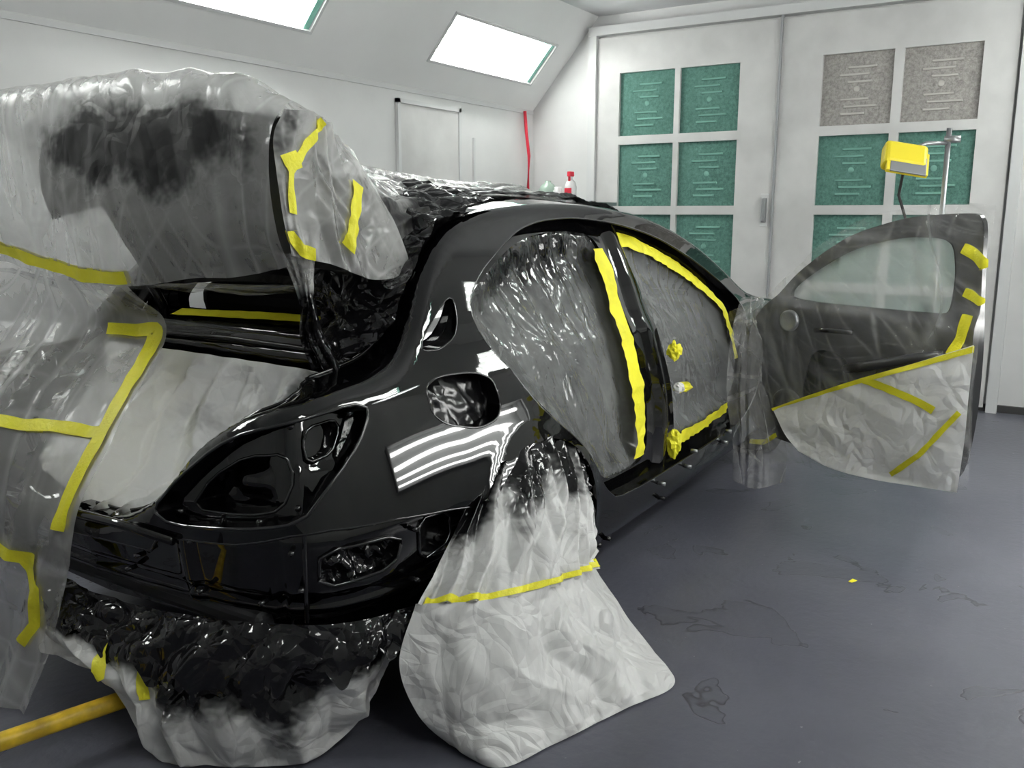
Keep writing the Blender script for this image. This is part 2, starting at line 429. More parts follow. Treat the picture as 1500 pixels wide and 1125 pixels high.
def fdoor(name,ya,yb,cols,beige):
    e=empty(name)
    th=.05
    rows=[(2.55,2.04),(1.97,1.46),(1.39,.88),(.81,.30)]
    holes=[[(c1,r1),(c0,r1),(c0,r0),(c1,r0)] for c0,c1 in cols for r0,r1 in rows]
    v,T,lp=region([(yb,.03),(ya,.03),(ya,2.84),(yb,2.84)],holes,.2)
    V=[(bx-th,y,z) for y,z in v]
    F=[t for t in T]
    for lo in lp:
        b=len(V)
        for (y,z) in lo: V.append((bx-th,y,z));V.append((bx-.012,y,z))
        m=len(lo)
        for i in range(m):
            F.append((b+2*i,b+2*((i+1)%m),b+2*((i+1)%m)+1,b+2*i+1))
    mesh('leaf_frame',V,F,'wall2',e,False)
    for ci,(c0,c1) in enumerate(cols):
        for ri,(r0,r1) in enumerate(rows):
            bg=beige and ri==0
            N=8;VV=[];FF=[]
            for j in range(N+1):
                for i in range(N+1):
                    u=i/N;w=j/N
                    b=.012*math.sin(math.pi*u)**.5*math.sin(math.pi*w)**.5 if 0<u<1 and 0<w<1 else 0
                    VV.append((bx-.02-b,c0+(c1-c0)*u,r1+(r0-r1)*w))
            for j in range(N):
                for i in range(N):
                    a=j*(N+1)+i;FF.append((a,a+1,a+N+2,a+N+1))
            mesh('filter_%d_%d'%(ci+1,ri+1),VV,FF,'filtb' if bg else 'filtg',e)
            VV=[];FF=[]
            cy=(c0+c1)/2;hh=r0-r1
            for k,(fz,w,off) in enumerate(((.80,.07,-.03),(.70,.075,.02),(.60,.06,-.02),(.36,.07,.01),(.26,.08,-.03),(.16,.06,.02))):
                z=r1+hh*fz
                yc=cy+off
                b=len(VV);x=bx-.038;w2=w*1.4
                VV+=[(x,yc-w2,z-.006),(x,yc+w2,z-.006),(x,yc+w2,z+.006),(x,yc-w2,z+.006),(x+.02,yc-w2-.01,z-.012),(x+.02,yc+w2+.01,z-.012),(x+.02,yc+w2+.01,z+.012),(x+.02,yc-w2-.01,z+.012)]
                FF+=[tuple(b+q for q in f) for f in ((0,1,2,3),(0,1,5,4),(1,2,6,5),(2,3,7,6),(3,0,4,7))]
            mesh('ridges_%d_%d'%(ci+1,ri+1),VV,FF,'filtbl' if bg else 'filtgl',e,False)
            lathe('boss_%d_%d'%(ci+1,ri+1),[(0,.004),(.014,.004),(.022,0)],(bx-.033,cy,(r0+r1)/2),(-1,0,0),'filtbl' if bg else 'filtgl',e,20)
    return e
dl=fdoor('door_2',1.30,-.235,[(1.09,.60),(.555,.065)],False)
dr=fdoor('door_3',-.255,-1.83,[(-.56,-1.055),(-1.12,-1.62)],True)
box('handle',(bx-.10,-.20,1.33),(bx-.05,-.17,1.52),'steel',dl,.008)
box('handle_plate',(bx-.058,-.21,1.30),(bx-.048,-.15,1.55),'trim',dl,.003)
box('trim_3',(bx-.07,-.254,.02),(bx-.03,-.238,2.86),'cart')
box('trim_4',(bx-.08,1.30,0),(bx,1.37,2.9),'trim')
box('trim_5',(bx-.08,-1.92,0),(bx,-1.85,2.9),'trim')
box('trim_6',(bx-.09,YRs+.02,2.86),(bx,1.37,2.93),'trim')
box('baseboard_back',(bx-.03,YR,0),(bx,YL,.05),'gap')

# ------------------------------------------------------------ CAR
car=empty('car')
plan=hermite([(-.75,(-.055,0)),(-.5,(-.045,-.25)),(-.35,(-.035,-.41)),(-.15,(-.008,-.605)),(-.05,(.02,-.695)),(.05,(.075,-.77)),(.15,(.155,-.822)),(.25,(.25,-.853)),
 (.6,(.6,-.887)),(1.0,(1.0,-.903)),(1.5,(1.5,-.905)),(2.5,(2.5,-.905)),(3.3,(3.3,-.90)),(3.9,(3.9,-.895)),(4.2,(4.2,-.85)),(4.4,(4.4,-.76)),(4.55,(4.53,-.62))])
ztab=hermite([(-.75,.60),(-.6,.605),(-.5,.64),(-.40,.71),(-.29,.83),(-.17,.905),(-.05,.94),(.05,.955),(.2,.97),(.35,.985),(.45,1.01),(.53,1.065),(.62,1.175),(.73,1.275),(.85,1.345),(1.02,1.392),(1.3,1.425),(1.7,1.438),(2.1,1.418),(2.5,1.362),(2.9,1.235),(3.2,1.085),(3.38,.99),(3.5,.955),(3.8,.915),(4.3,.80),(4.55,.68)])
Iside=hermite([(.16,.07),(.22,.035),(.3,.015),(.42,.002),(.55,0),(.62,.005),(.70,.018),(.78,.039),(.86,.063),(.93,.086),(.96,.104),(1.0,.124),(1.1,.162),(1.25,.226),(1.38,.29),(1.45,.325)])
Irear=hermite([(.3,.05),(.45,.02),(.6,.0),(.75,.01),(.88,.035),(1.0,.07)])
ext=hermite([(-.75,.05),(-.3,.05),(-.15,.07),(0,.11),(.2,.14),(.4,.13),(.55,.08),(.7,.04),(1.0,.03),(4.55,.03)])
RR=.035
def sm(a,b,x):
    t=min(max((x-a)/(b-a),0),1);return t*t*(3-2*t)
def body(s,v,dep=0.0):
    p=plan(s);q=plan(s+.004);q0=plan(s-.004);tx,ty=q[0]-q0[0],q[1]-q0[1];l=math.hypot(tx,ty);tx/=l;ty/=l
    nx,ny=-ty,tx
    zt=ztab(s);w=sm(.3,-.1,s)
    I=lambda z:Iside(z)*(1-w)+Irear(z)*w
    z0=zt-RR
    if v<=z0: z=v;ins=I(v)
    else:
        a=(v-z0)/RR
        sl=(I(z0)-I(z0-.01))/.01
        if a<math.pi/2:
            z=z0+RR*math.sin(a);ins=I(z0)+RR*(1-math.cos(a))+sl*RR*math.sin(a)*(.6)
        else:
            o=v-z0-RR*math.pi/2
            z=zt+.04*o;ins=I(z0)+RR+sl*RR*.6+o
    for cx in (.96,3.83):
        r=math.hypot(s-cx,v-.33)
        if v<.85: ins-=.014*math.exp(-((r-.37)/.035)**2)
    ins+=dep
    return Vector((p[0]+nx*ins,p[1]+ny*ins,z))
def arc(cx,cz,r,a0,a1,n=18):
    return [(cx+r*math.cos(math.radians(a0+(a1-a0)*i/n)),cz+r*math.sin(math.radians(a0+(a1-a0)*i/n))) for i in range(n+1)]
def topv(s): return ztab(s)-RR+RR*math.pi/2+ext(s)
lowedge=[(-.75,.545),(-.44,.55),(-.40,.60),(-.15,.615),(0,.645),(.1,.65),(.3,.635),(.5,.605),(.60,.585)]
outline=list(lowedge)
outline+=arc(.96,.33,.37,142,0)[1:]
outline+=[(1.34,.20),(1.40,.18),(2.4,.18),(3.38,.18),(3.44,.22)]
outline+=arc(3.83,.33,.37,197,-10)[0:]
outline+=[(4.25,.22),(4.54,.24)]
ss=[4.54-.06*i for i in range(int((4.54+.75)/.06)+1)]+[-.75]
outline+=[(s,topv(s)) for s in ss]
doorO=smoothpoly([(1.56,.335),(1.42,.42),(1.33,.53),(1.24,.62),(1.12,.71),(1.0,.81),(.92,.91),(.85,1.0),(.81,1.07),(.82,1.14),(.92,1.215),(1.08,1.285),(1.25,1.345),(1.43,1.375),(1.7,1.385),(2.05,1.36),(2.4,1.30),(2.75,1.185),(3.05,1.05),(3.2,.96),(3.24,.8),(3.22,.5),(3.12,.37),(2.9,.335)],2)
holeR=smoothpoly([(1.58,.40),(1.47,.46),(1.38,.55),(1.29,.64),(1.16,.74),(1.05,.84),(.97,.94),(.90,1.03),(.88,1.09),(.93,1.155),(1.10,1.23),(1.27,1.29),(1.45,1.325),(1.7,1.335),(1.90,1.315),(1.95,1.2),(1.95,.95),(1.93,.6),(1.93,.40)],2)
holeF=smoothpoly([(2.10,1.30),(2.16,1.15),(2.19,.95),(2.21,.6),(2.24,.40),(2.9,.40),(3.05,.44),(3.12,.6),(3.12,.85),(3.08,.95),(2.95,1.03),(2.7,1.145),(2.4,1.245),(2.2,1.295)],2)
fuel=smoothpoly([(.50,.935),(.57,.955),(.73,.945),(.80,.915),(.815,.84),(.78,.80),(.68,.79),(.55,.825),(.50,.865)],2)
quart=smoothpoly([(.545,1.025),(.56,1.055),(.65,1.12),(.725,1.158),(.75,1.15),(.735,1.09),(.70,1.045),(.62,1.02)],1)
tail=smoothpoly([(-.42,.665),(-.33,.76),(-.22,.845),(-.12,.89),(.05,.918),(.22,.935),(.275,.915),(.22,.84),(.11,.755),(.03,.675),(-.14,.655),(-.36,.635)],1)
tailin=smoothpoly([(-.33,.67),(-.26,.76),(-.15,.82),(-.02,.83),(.01,.77),(-.03,.695),(-.14,.675)],1)
tailin2=smoothpoly([(.06,.80),(.04,.85),(.07,.885),(.18,.895),(.20,.87),(.15,.815)],1)
def addside(mirror):
    sg=-1 if mirror else 1
    def mp(p): return (p[0],p[1]*sg,p[2])
    tag='_l' if mirror else '_r'
    def surf(name,out,holes,d,dep,mat,depf=None):
        v,T,lp=region(out,holes,d)
        V=[mp(body(a,b,dep if depf is None else depf(a,b))) for a,b in v]
        o=mesh(name+tag,V,T,mat,car)
        attr(o,'spray',[0]*len(V))
        return o,lp
    def wall(name,loop,d0,d1,mat,n=3):
        V=[];F=[];m=len(loop)
        for k in range(n+1):
            for (a,b) in loop:
                e1=d1(a,b) if callable(d1) else d1
                V.append(mp(body(a,b,d0+(e1-d0)*k/n)))
        for k in range(n):
            for i in range(m):
                F.append((k*m+i,k*m+(i+1)%m,(k+1)*m+(i+1)%m,(k+1)*m+i))
        mesh(name+tag,V,F,mat,car)
    def rimt(name,loop,dep,r=.004,closed=True):
        if mirror: return
        L=list(loop)+([loop[0],loop[1]] if closed else [])
        tube(name+tag,[mp(body(a,b,dep)) for a,b in L],r,'rim',car,6,False)
    d=.022 if not mirror else .06
    o,lp=surf('body_side',outline,[doorO,fuel,tail,quart],d,0,'paint')
    wall('door_jamb',lp[1],0,.07,'paint')
    wall('fuel_pocket_wall',lp[2],0,.06,'paint')
    wall('tail_pocket_wall',lp[3],0,.06,'paint')
    wall('body_edge_fold',lp[0],0,.012,'paint',1)
    # invented pocket with a flat facet, tilted to mirror the wall light
    py=lambda x,z:-.688+.0766*(z-1.16)-.097*(x-.66)
    wall('quarter_glass_wall',lp[4],0,lambda a,b:max(.002,py(a,b)-body(a,b).y),'paint',2)  # side wall of the invented pocket
    v,T,_=region(quart,[],.02)
    mesh('quarter_glass'+tag,[mp((body(a,b).x,py(a,b),b)) for a,b in v],T,'paint',car,False)  # invented facet, mirrors the wall light
    rimt('quarter_glint_rim',lp[4],.002,.003)
    rimt('tail_pocket_rim',lp[3],.002,.005)
    rimt('fuel_pocket_rim',lp[2],.002,.004)
    rimt('door_opening_rim',lp[1],.003,.004)
    rimt('panel_lower_rim',resample(lowedge,.03,False),.004,.005,False)
    big=[(1.5,.25),(1.3,.45),(1.2,.56),(1.05,.70),(.9,.8),(.78,1.0),(.78,1.14),(.86,1.24),(1.2,1.36),(1.43,1.395),(1.7,1.40),(2.05,1.38),(2.4,1.325),(2.75,1.21),(3.1,1.06),(3.26,.97),(3.3,.8),(3.28,.5),(3.2,.3),(2.9,.25)]
    def dp(a,b):
        r=abs(a-2.07)
        return .065-.025*math.exp(-(r/.05)**4)
    o,lp=surf('door_frame_inner',big,[holeR,holeF],.03 if not mirror else .07,0,'paint',dp)
    wall('opening_return_rear',lp[1],.065,.10,'paint',2)
    wall('opening_return_front',lp[2],.065,.10,'paint',2)
    surf('fuel_pocket_floor',fuel,[],.016,0,'satin',lambda a,b:.055+.014*noise.noise(Vector((a*22,b*22,1)))+.012*noise.noise(Vector((a*50,b*50,4))))
    def dt(a,b):
        return .045+.012*sm(.0,.03,a)*sm(.78,.80,b)-.012*math.exp(-(((a-.03)/.012)**2))
    o,lp=surf('tail_pocket_floor',[(a,b) for a,b in tail],[tailin,tailin2],.014,0,'paint',dt)
    rimt('tail_cavity_rim',lp[1],.044,.004);rimt('tail_cavity_rim_b',lp[2],.054,.004)
    wall('tail_cavity_wall',lp[1],.045,.105,'paint',3);wall('tail_cavity_wall_b',lp[2],.045,.095,'paint',3)
    surf('tail_cavity_floor',tailin,[],.014,0,'paint',lambda a,b:.10-.03*math.exp(-(((a+.16)/.05)**4+((b-.75)/.03)**4)))
    surf('tail_cavity_floor_b',tailin2,[],.014,0,'paint',lambda a,b:.09)
    if not mirror:
        for q in range(6):
            aa,bb=[(-.36,.66),(-.20,.855),(.0,.895),(.23,.905),(.02,.70),(-.1,.665)][q]
            p0=Vector(mp(body(aa,bb,.05)));p1=Vector(mp(body(aa,bb,.03)));tube('lamp_stud_%d'%q,[p0,p1],.008,'rim',car,8)
    low=[(-.75,.34),(-.2,.36),(.1,.38),(.3,.36),(.45,.38),(.56,.50),(.61,.60),(.5,.625),(.3,.655),(.1,.675),(0,.675),(-.15,.65),(-.35,.64),(-.46,.57),(-.75,.57)]
    vent=smoothpoly([(.07,.49),(.31,.50),(.34,.58),(.08,.59)],1);sq=smoothpoly([(.40,.48),(.53,.50),(.53,.59),(.40,.60)],1)
    o,lp=surf('bumper_mount_panel',low,[vent,sq],.016,0,'paint',lambda a,b:.035+.014*math.exp(-((b-.45)/.010)**2)-.012*math.exp(-((b-.615)/.008)**2)+.016*math.exp(-((a+.05)/.012)**2)-.014*math.exp(-((a+.35)/.02)**2)+.02*sm(.42,.40,b))
    rimt('vent_rim',lp[1],.033,.005);rimt('square_rim',lp[2],.033,.005)
    if not mirror:
        rimt('mount_post',resample([(.03,.40),(.035,.64)],.02,False),.028,.006,False)
    wall('vent_wall',lp[1],.035,.08,'paint',2);wall('square_wall',lp[2],.035,.08,'paint',2)
    vf,_=surf('vent_floor',vent,[],.012,0,'blackfilm',lambda a,b:.065+.03*noise.noise(Vector((a*30,b*30,3))))
    surf('square_floor',sq,[],.015,0,'satin',lambda a,b:.075)
    for i,(a,b) in enumerate([(-.30,.46),(-.1,.46),(.0,.60),(-.3,.60),(.36,.45),(-.55,.47),(.36,.59),(.57,.57),(-.5,.52),(.02,.50)]):
        p=Vector(mp(body(a,b,.03)));q=Vector(mp(body(a,b,-.0)))
        tube('stud_%d'%(i+1)+tag,[p,q],.007,'rim',car,8)
    tube('shoulder_highlight'+tag,[mp(body(.285+.0125*i,.925+.0012*i,-.0005)) for i in range(17)],.003,'crease',car,8,radii=[.001+.003*math.sin(math.pi*i/16)**.5 for i in range(17)])  # thin tube for the painted reflection along the crease
    V=[];F=[];S=[-.75+.03*i for i in range(int(1.42/.03)+1)];prof=[(0,0),(.012,-.012),(.014,-.05),(.03,-.06),(.05,-.055),(.055,-.03),(.06,-.10)]
    for s in S:
        v=topv(s);b0=body(s,v);b1=body(s,v,.02);dd=(b1-b0)/.02
        for (o_,z) in prof: V.append(mp(b0+dd*o_+Vector((0,0,z))))
    k=len(prof)
    for i in range(len(S)-1):
        for j in range(k-1): F.append((i*k+j,(i+1)*k+j,(i+1)*k+j+1,i*k+j+1))
    mesh('trunk_gutter'+tag,V,F,'paint',car)
    if not mirror: tube('trunk_rim'+tag,[mp(body(s,topv(s))+Vector((0,0,.002))) for s in S],.005,'rim',car,6,False)
    for wi,(cx) in enumerate((.96,3.83)):
        V=[];F=[]
        A=[math.radians(-20+220*i/24) for i in range(25)]
        for yy in (-.86,-.60):
            for a in A: V.append((cx+.375*math.cos(a),yy*sg,.33+.375*math.sin(a)))
        for i in range(24):F.append((i,i+1,25+i+1,25+i))
        b=len(V);V+=[(cx+.375*math.cos(a),-.60*sg,.33+.375*math.sin(a)) for a in A]
        F.append(tuple(range(b,b+25)))
        mesh('wheel_liner_%d'%(wi+1)+tag,V,F,'satin',car)
        lathe('tyre_%d'%(wi+1)+tag,[(.20,-.09),(.23,-.105),(.29,-.11),(.318,-.095),(.325,-.05),(.325,.05),(.318,.095),(.29,.11),(.23,.105),(.20,.09)],(cx,-.765*sg,.325),(0,1,0),'rubber',car,48)
        lathe('rim_%d'%(wi+1)+tag,[(.205,-.09),(.20,-.06),(.19,.0),(.19,.08)],(cx,-.765*sg,.325),(0,1,0),'alloy',car,40)
        for k in range(10):
            a=2*math.pi*k/10;tube('spoke_%d_%d'%(wi+1,k)+tag,[(cx,-.82*sg,.325),(cx+.2*math.cos(a),-.84*sg,.325+.2*math.sin(a))],.014,'alloy',car,6)
        lathe('hub_%d'%(wi+1)+tag,[(0,.02),(.05,.02),(.06,-.03)],(cx,-.82*sg,.325),(0,-1,0),'alloy',car,20)
addside(False);addside(True)
def skin(name,xa,xb,n,crown,mat,my=24):
    V=[];F=[]
    for i in range(n+1):
        x=xa+(xb-xa)*i/n
        e=body(x,topv(x)-.01)
        for j in range(my+1):
            t=j/my*2-1
            V.append((x,-e[1]*t,e[2]+crown*(1-t*t)-.001))
    for i in range(n):
        for j in range(my):
            a=i*(my+1)+j;F.append((a,a+1,a+my+2,a+my+1))
    return mesh(name,V,F,mat,car)
skin('rear_glass',.62,1.06,20,.035,'satin')
skin('roof_panel',1.04,2.5,50,.045,'paint')
skin('windscreen',2.48,3.42,24,.06,'satin')
skin('bonnet',3.38,4.54,30,.06,'paint')
V=[];F=[]
for i in range(13):
    z=.22+(.70-.22)*i/12
    for j in range(17):
        t=j/16*2-1;V.append((4.53+.10*(1-t*t)-.04*(z-.4)**2,.62*t,z))
for i in range(12):
    for j in range(16):
        a=i*17+j;F.append((a,a+1,a+18,a+17))
mesh('front_fascia',V,F,'paint',car)
box('floor_pan',(.3,-.80,.20),(4.3,.80,.30),'satin',car,.03)
box('trunk_floor',(.03,-.62,.36),(.7,.62,.42),'inner',car,.02)
box('parcel_shelf',(.62,-.60,.96),(1.1,.60,1.01),'inner',car,.01)
box('rear_bulkhead',(.70,-.62,.3),(.78,.62,.98),'inner',car,.02)
box('dashboard',(3.0,-.72,.62),(3.4,.72,.95),'inner',car,.05)
for nm,x,y,w in (('front_seat_r',2.35,-.38,.5),('front_seat_l',2.35,.38,.5),('rear_bench',1.15,0,1.2)):
    box(nm+'_cushion',(x,y-w/2,.32),(x+.5,y+w/2,.52),'inner',car,.06)
    o=box(nm+'_back',(-.08,-w/2,0),(.08,w/2,.68),'inner',car,.06);o.location=(x,y,.5);o.rotation_euler=(0,-.3,0)
yy=(-.60,-.3,0,.3,.60)
cs=Sheet('trunk_front_panel',[[(.51,y,.93) for y in yy],[(.51,y,.985) for y in yy],[(.53,y,1.0) for y in yy],[(.55,y,.985) for y in yy],[(.57,y,1.04) for y in yy],[(.62,y,1.055) for y in yy],[(.68,y,1.075) for y in yy]],60,40,'paint',.002,8,seed=3,parent=car)
tube('trunk_seal',[(.515,y,1.012-.02*abs(y)) for y in (-.6,-.4,-.2,0,.2,.4,.6)],.009,'satin',car)
tube('sill_lip',[(-.045,-.42,.60),(-.06,-.2,.612),(-.065,0,.61),(-.06,.2,.612),(-.045,.42,.60)],.012,'paint',car)
for i,(x,z) in enumerate([(1.95,.30),(2.25,.30),(2.3,.36),(2.75,.30),(2.78,.35),(2.0,.22),(1.5,.2),(1.42,.2)]):
    p=body(x,z);tube('sill_stud_%d'%(i+1),[p,p+Vector((0,-.03,0))],.009,'steel' if i<5 else 'satin',car,8)

# open front door
hinge=Vector((3.12,-.90,0));dd=Vector((-.47,-1.08,0)).normalized()
dn=Vector((-.917,.40,0));dn=(dn-dd*dn.dot(dd)).normalized()
def DP(u,z,n=0):
    k=hinge+dd*u+dn*n;return Vector((k.x,k.y,z))
odoor=smoothpoly([(.02,.42),(.01,.80),(.06,.90),(.25,1.11),(.40,1.22),(.55,1.31),(.81,1.385),(1.02,1.40),(1.14,1.40),(1.15,1.2),(1.165,.95),(1.16,.5),(1.14,.30),(1.05,.27),(.49,.27),(.12,.30)],2)
wind=smoothpoly([(.24,.985),(.24,1.04),(.36,1.13),(.55,1.24),(.80,1.30),(.98,1.30),(1.03,1.27),(1.05,1.15),(1.04,1.0),(1.0,.985)],2)
cut1=smoothpoly([(.35,.50),(.6,.50),(.62,.75),(.4,.78)],2);cut2=smoothpoly([(.72,.52),(.98,.55),(.98,.78),(.75,.78)],2)
def doorlayer(name,out,holes,nf,mat,d=.03):
    v,T,lp=region(out,holes,d);mesh(name,[DP(a,b,nf(a,b)) for a,b in v],T,mat,car);return lp
osk=lambda a,b:-.03-.03*math.sin(max(0,min(1,(b-.27)/.75))*math.pi)
lpo=doorlayer('door_outer_skin',odoor,[wind],osk,'paint')
lpi=doorlayer('door_inner_panel',odoor,[wind,cut1,cut2],lambda a,b:.04*sm(1.02,.94,b)+.008*noise.noise(Vector((a*7,b*7,2))),'doorgrey')
doorlayer('door_cavity',[(.3,.45),(1.02,.45),(1.02,.82),(.3,.82)],[],lambda a,b:.0,'satin')
V=[];F=[];L=lpo[0];m=len(L)
for a,b in L: V.append(DP(a,b,osk(a,b)));V.append(DP(a,b,.04*sm(1.02,.94,b)))
for i in range(m):F.append((2*i,2*((i+1)%m),2*((i+1)%m)+1,2*i+1))
L=lpo[1];b0=len(V);m=len(L)
for a,b in L: V.append(DP(a,b,-.035));V.append(DP(a,b,.012))
for i in range(m):F.append((b0+2*i,b0+2*((i+1)%m),b0+2*((i+1)%m)+1,b0+2*i+1))
mesh('door_edge',V,F,'satin',car)
lathe('door_speaker',[(0,.01),(.035,.012),(.042,.02),(.05,.018),(.052,0)],DP(.27,.89,.045),dn,'steel',car,32)
lathe('door_speaker_low',[(0,.0),(.07,.006),(.085,.016),(.095,.0)],DP(.28,.46,.045),dn,'doorgrey',car,32)
tube('door_handle_inner',[DP(.42,.86,.05),DP(.5,.87,.08),DP(.62,.87,.05)],.012,'satin',car)
tube('door_armrest',[DP(.60,.70,.05),DP(.75,.74,.10),(DP(.95,.80,.09)),DP(1.05,.82,.05)],.022,'doorgrey',car)
glass=simple('door_window_glass',(.66,.72,.70),.2);glass.node_tree.nodes['Principled BSDF'].inputs['Alpha'].default_value=.7
v,T,lp=region(wind,[],.05);mesh('door_window_glass',[DP(a,b,-.012) for a,b in v],T,glass,car)
for z in (.5,.82): tube('hinge_%d'%int(z*100),[(3.16,-.86,z),DP(0,z,0)],.02,'satin',car)
rows=[]
for (x,z,k) in ((.66,1.13,.54),(.58,1.28,.56),(.47,1.46,.55),(.37,1.59,.53),(.30,1.64,.51),(.26,1.58,.50),(.25,1.48,.49),(.27,1.38,.48)):
    rows.append([(x,y,z+.05*(1-(y/k)**2)) for y in (-k,-k*.6,-k*.2,k*.2,k*.6,k)])
Sheet('trunk_lid_panel',rows,40,40,'satin',.004,5,parent=car)
for y in (-.5,.5): tube('trunk_hinge_%s'%('r' if y<0 else 'l'),[(.70,y,.98),(.66,y,1.08),(.60,y,1.2)],.018,'satin',car)

# ------------------------------------------------------------ MASKING
def openfilm(name,outer,dep,spray,seed,par,bul=.05,amp=.018,st=(1,1,1)):
    v,T,lp=region(outer,[],.010)
    cx=sum(p[0] for p in outer)/len(outer);cy=sum(p[1] for p in outer)/len(outer);V=[]
    bd=np.array(lp[0]);A=np.array([(a,b,0) for a,b in v])
    th=math.radians(-28);R=np.array([[math.cos(th),-math.sin(th),0],[math.sin(th),math.cos(th),0],[0,0,1]])
    f,c=folds3(A@R.T,3.6,seed,st)
    for k,(a,b) in enumerate(v):
        e=min(1,math.sqrt(np.min((bd[:,0]-a)**2+(bd[:,1]-b)**2))/.12)
        an=math.atan2(b-cy,a-cx)
        w=.010*float(tri(np.array(an*3.2+.3*math.sin(an*5+seed))))*(1-.6*e)+amp*f[k]*min(1,e*3)*(.30+.70*sm(.75,1.2,b))
        V.append(body(a,b,dep+bul*sm(0,1,e)+w))
    o=mesh(name,V,T,'filmwin',par)
    sp=np.array([spray(a,b) for a,b in v])+speck([(a,b,0) for a,b in v],12,.25)
    attr(o,'spray',np.clip(sp,0,1));attr(o,'streak',c)
    return o
wfm=empty('masking_film')
openfilm('rear_opening_film',holeR,.075,lambda a,b:.42+.55*sm(1.02,1.22,b)+.25*sm(.62,.45,b)-.15*sm(1.5,1.8,a),1,wfm,st=(2.0,.7,1))
openfilm('front_opening_film',holeF,.075,lambda a,b:.0+.25*sm(1.15,1.3,b)+.15*sm(2.5,2.2,a),2,wfm,st=(2.0,.7,1))
def bodytape(name,path,width,dep,par,d=.01):
    pts=[]
    for k in range(len(path)-1):
        m=max(2,int(math.dist(path[k],path[k+1])/d))
        for t in range(m):
            f=t/m;pts.append((path[k][0]*(1-f)+path[k+1][0]*f,path[k][1]*(1-f)+path[k+1][1]*f))
    pts.append(path[-1]);V=[];F=[];W=5
    for k,(a,b) in enumerate(pts):
        p=pts[max(0,k-2)];q=pts[min(len(pts)-1,k+2)];tx,ty=q[0]-p[0],q[1]-p[1];l=math.hypot(tx,ty);tx/=l;ty/=l
        wd=width*(1+.45*noise.noise(Vector((a*9,b*9,5))))
        for w in range(W):
            o=(w/(W-1)-.5)*wd
            V.append(body(a-ty*o,b+tx*o,dep-.003+.009*noise.noise(Vector((a*30,b*30,w*.6)))))
    for k in range(len(pts)-1):
        for w in range(W-1):F.append((k*W+w,k*W+w+1,(k+1)*W+w+1,(k+1)*W+w))
    mesh(name,V,F,'yellow',par)
bodytape('tape_rear_edge',[(1.90,1.26),(1.90,1.15),(1.875,.95),(1.85,.6),(1.85,.43)],.10,.062,wfm)
bodytape('tape_front_top',[(2.12,1.29),(2.2,1.285),(2.4,1.235),(2.7,1.135),(2.95,1.02),(3.07,.93),(3.10,.80),(3.10,.66)],.055,.062,wfm)
bodytape('tape_front_bottom',[(2.26,.41),(2.6,.41),(2.95,.43)],.05,.062,wfm)
def wad(name,c,r,par,mat='yellow',sq=(1,1,1),seed=0):
    V=[];F=[];n=14;m=10
    for j in range(m+1):
        for i in range(n):
            t=math.pi*j/m;p=2*math.pi*i/n;d=Vector((math.sin(t)*math.cos(p),math.sin(t)*math.sin(p),math.cos(t)))
            k=r*(1+.55*noise.noise(d*2.2+Vector((seed,0,0))))
            V.append((c[0]+d.x*k*sq[0],c[1]+d.y*k*sq[1],c[2]+d.z*k*sq[2]))
    for j in range(m):
        for i in range(n):F.append((j*n+i,j*n+(i+1)%n,(j+1)*n+(i+1)%n,(j+1)*n+i))
    return mesh(name,V,F,mat,par,False)
wad('latch_tape_1',(2.12,-.875,.83),.032,wfm,seed=1,sq=(1.1,.9,1.2));wad('latch_tape_2',(2.22,-.88,.66),.03,wfm,seed=2,sq=(2.3,1,.6));wad('latch_tape_3',(2.14,-.88,.43),.036,wfm,seed=3,sq=(.8,.9,1.5))
wad('latch_film',(2.15,-.89,.67),.026,wfm,'whitepl',seed=9,sq=(1,.8,.8))

LF=empty('plastic_sheet')
TP=empty('masking_paper')
def sprayLid(p,u,v):
    d=math.exp(-(((p[1]+.08)/.47)**4+((p[2]-1.60)/.12)**2))*sm(1.81,1.735,p[2])
    d3=.42*math.exp(-(((p[1]+.2)/.5)**2+((p[2]-1.44)/.11)**2))
    return min(1,1.0*d+d3) if v<.60 else 0
ys=[1.05,.72,.40,.10,-.18,-.42,-.58]
def row(x,z,ks): return [(x+dx,y,z+dz) for y,(dx,dz) in zip(ys,ks)]
lid=[row(.24,1.24,[(0,.02),(0,0),(0,-.04),(-.01,-.05),(0,-.02),(0,0),(.0,.03)]),
     row(.20,1.38,[(0,0),(0,0),(0,0),(-.01,0),(0,0),(0,0),(.0,.0)]),
     row(.185,1.60,[(0,0),(0,0),(0,0),(0,.0),(0,0),(.01,-.01),(.01,-.03)]),
     row(.20,1.74,[(0,-.02),(0,-.01),(0,.0),(0,.01),(0,.0),(.01,-.035),(.04,-.09)]),
     row(.28,1.785,[(0,-.03),(0,-.01),(0,.0),(0,.0),(0,-.01),(0,-.05),(.02,-.12)]),
     row(.42,1.73,[(0,-.02),(0,0),(0,0),(0,0),(0,-.02),(0,-.06),(.0,-.11)]),
     row(.62,1.46,[(0,0),(0,0),(0,0),(0,0),(0,0),(0,-.02),(-.01,-.05)]),
     row(.74,1.18,[(0,0)]*7)]
LS=Sheet('lid_cover',lid,280,200,'filmlid',.016,2.8,folds=(.011,9,'u',0),seed=6,spray=sprayLid,parent=LF,stretch=(1,1.5,.45),spk=.30)
LS.tape('lid_band',[(.02,.07),(.2,.05),(.40,.02),(.52,.02)],.040)
side=[[(.24,-.57,1.30),(.36,-.60,1.27),(.52,-.61,1.22),(.70,-.58,1.22)],
      [(.20,-.58,1.42),(.32,-.615,1.40),(.48,-.61,1.36),(.66,-.58,1.36)],
      [(.195,-.575,1.55),(.30,-.60,1.53),(.42,-.60,1.50),(.56,-.58,1.50)],
      [(.24,-.575,1.65),(.32,-.585,1.65),(.40,-.585,1.63),(.46,-.57,1.60)]]
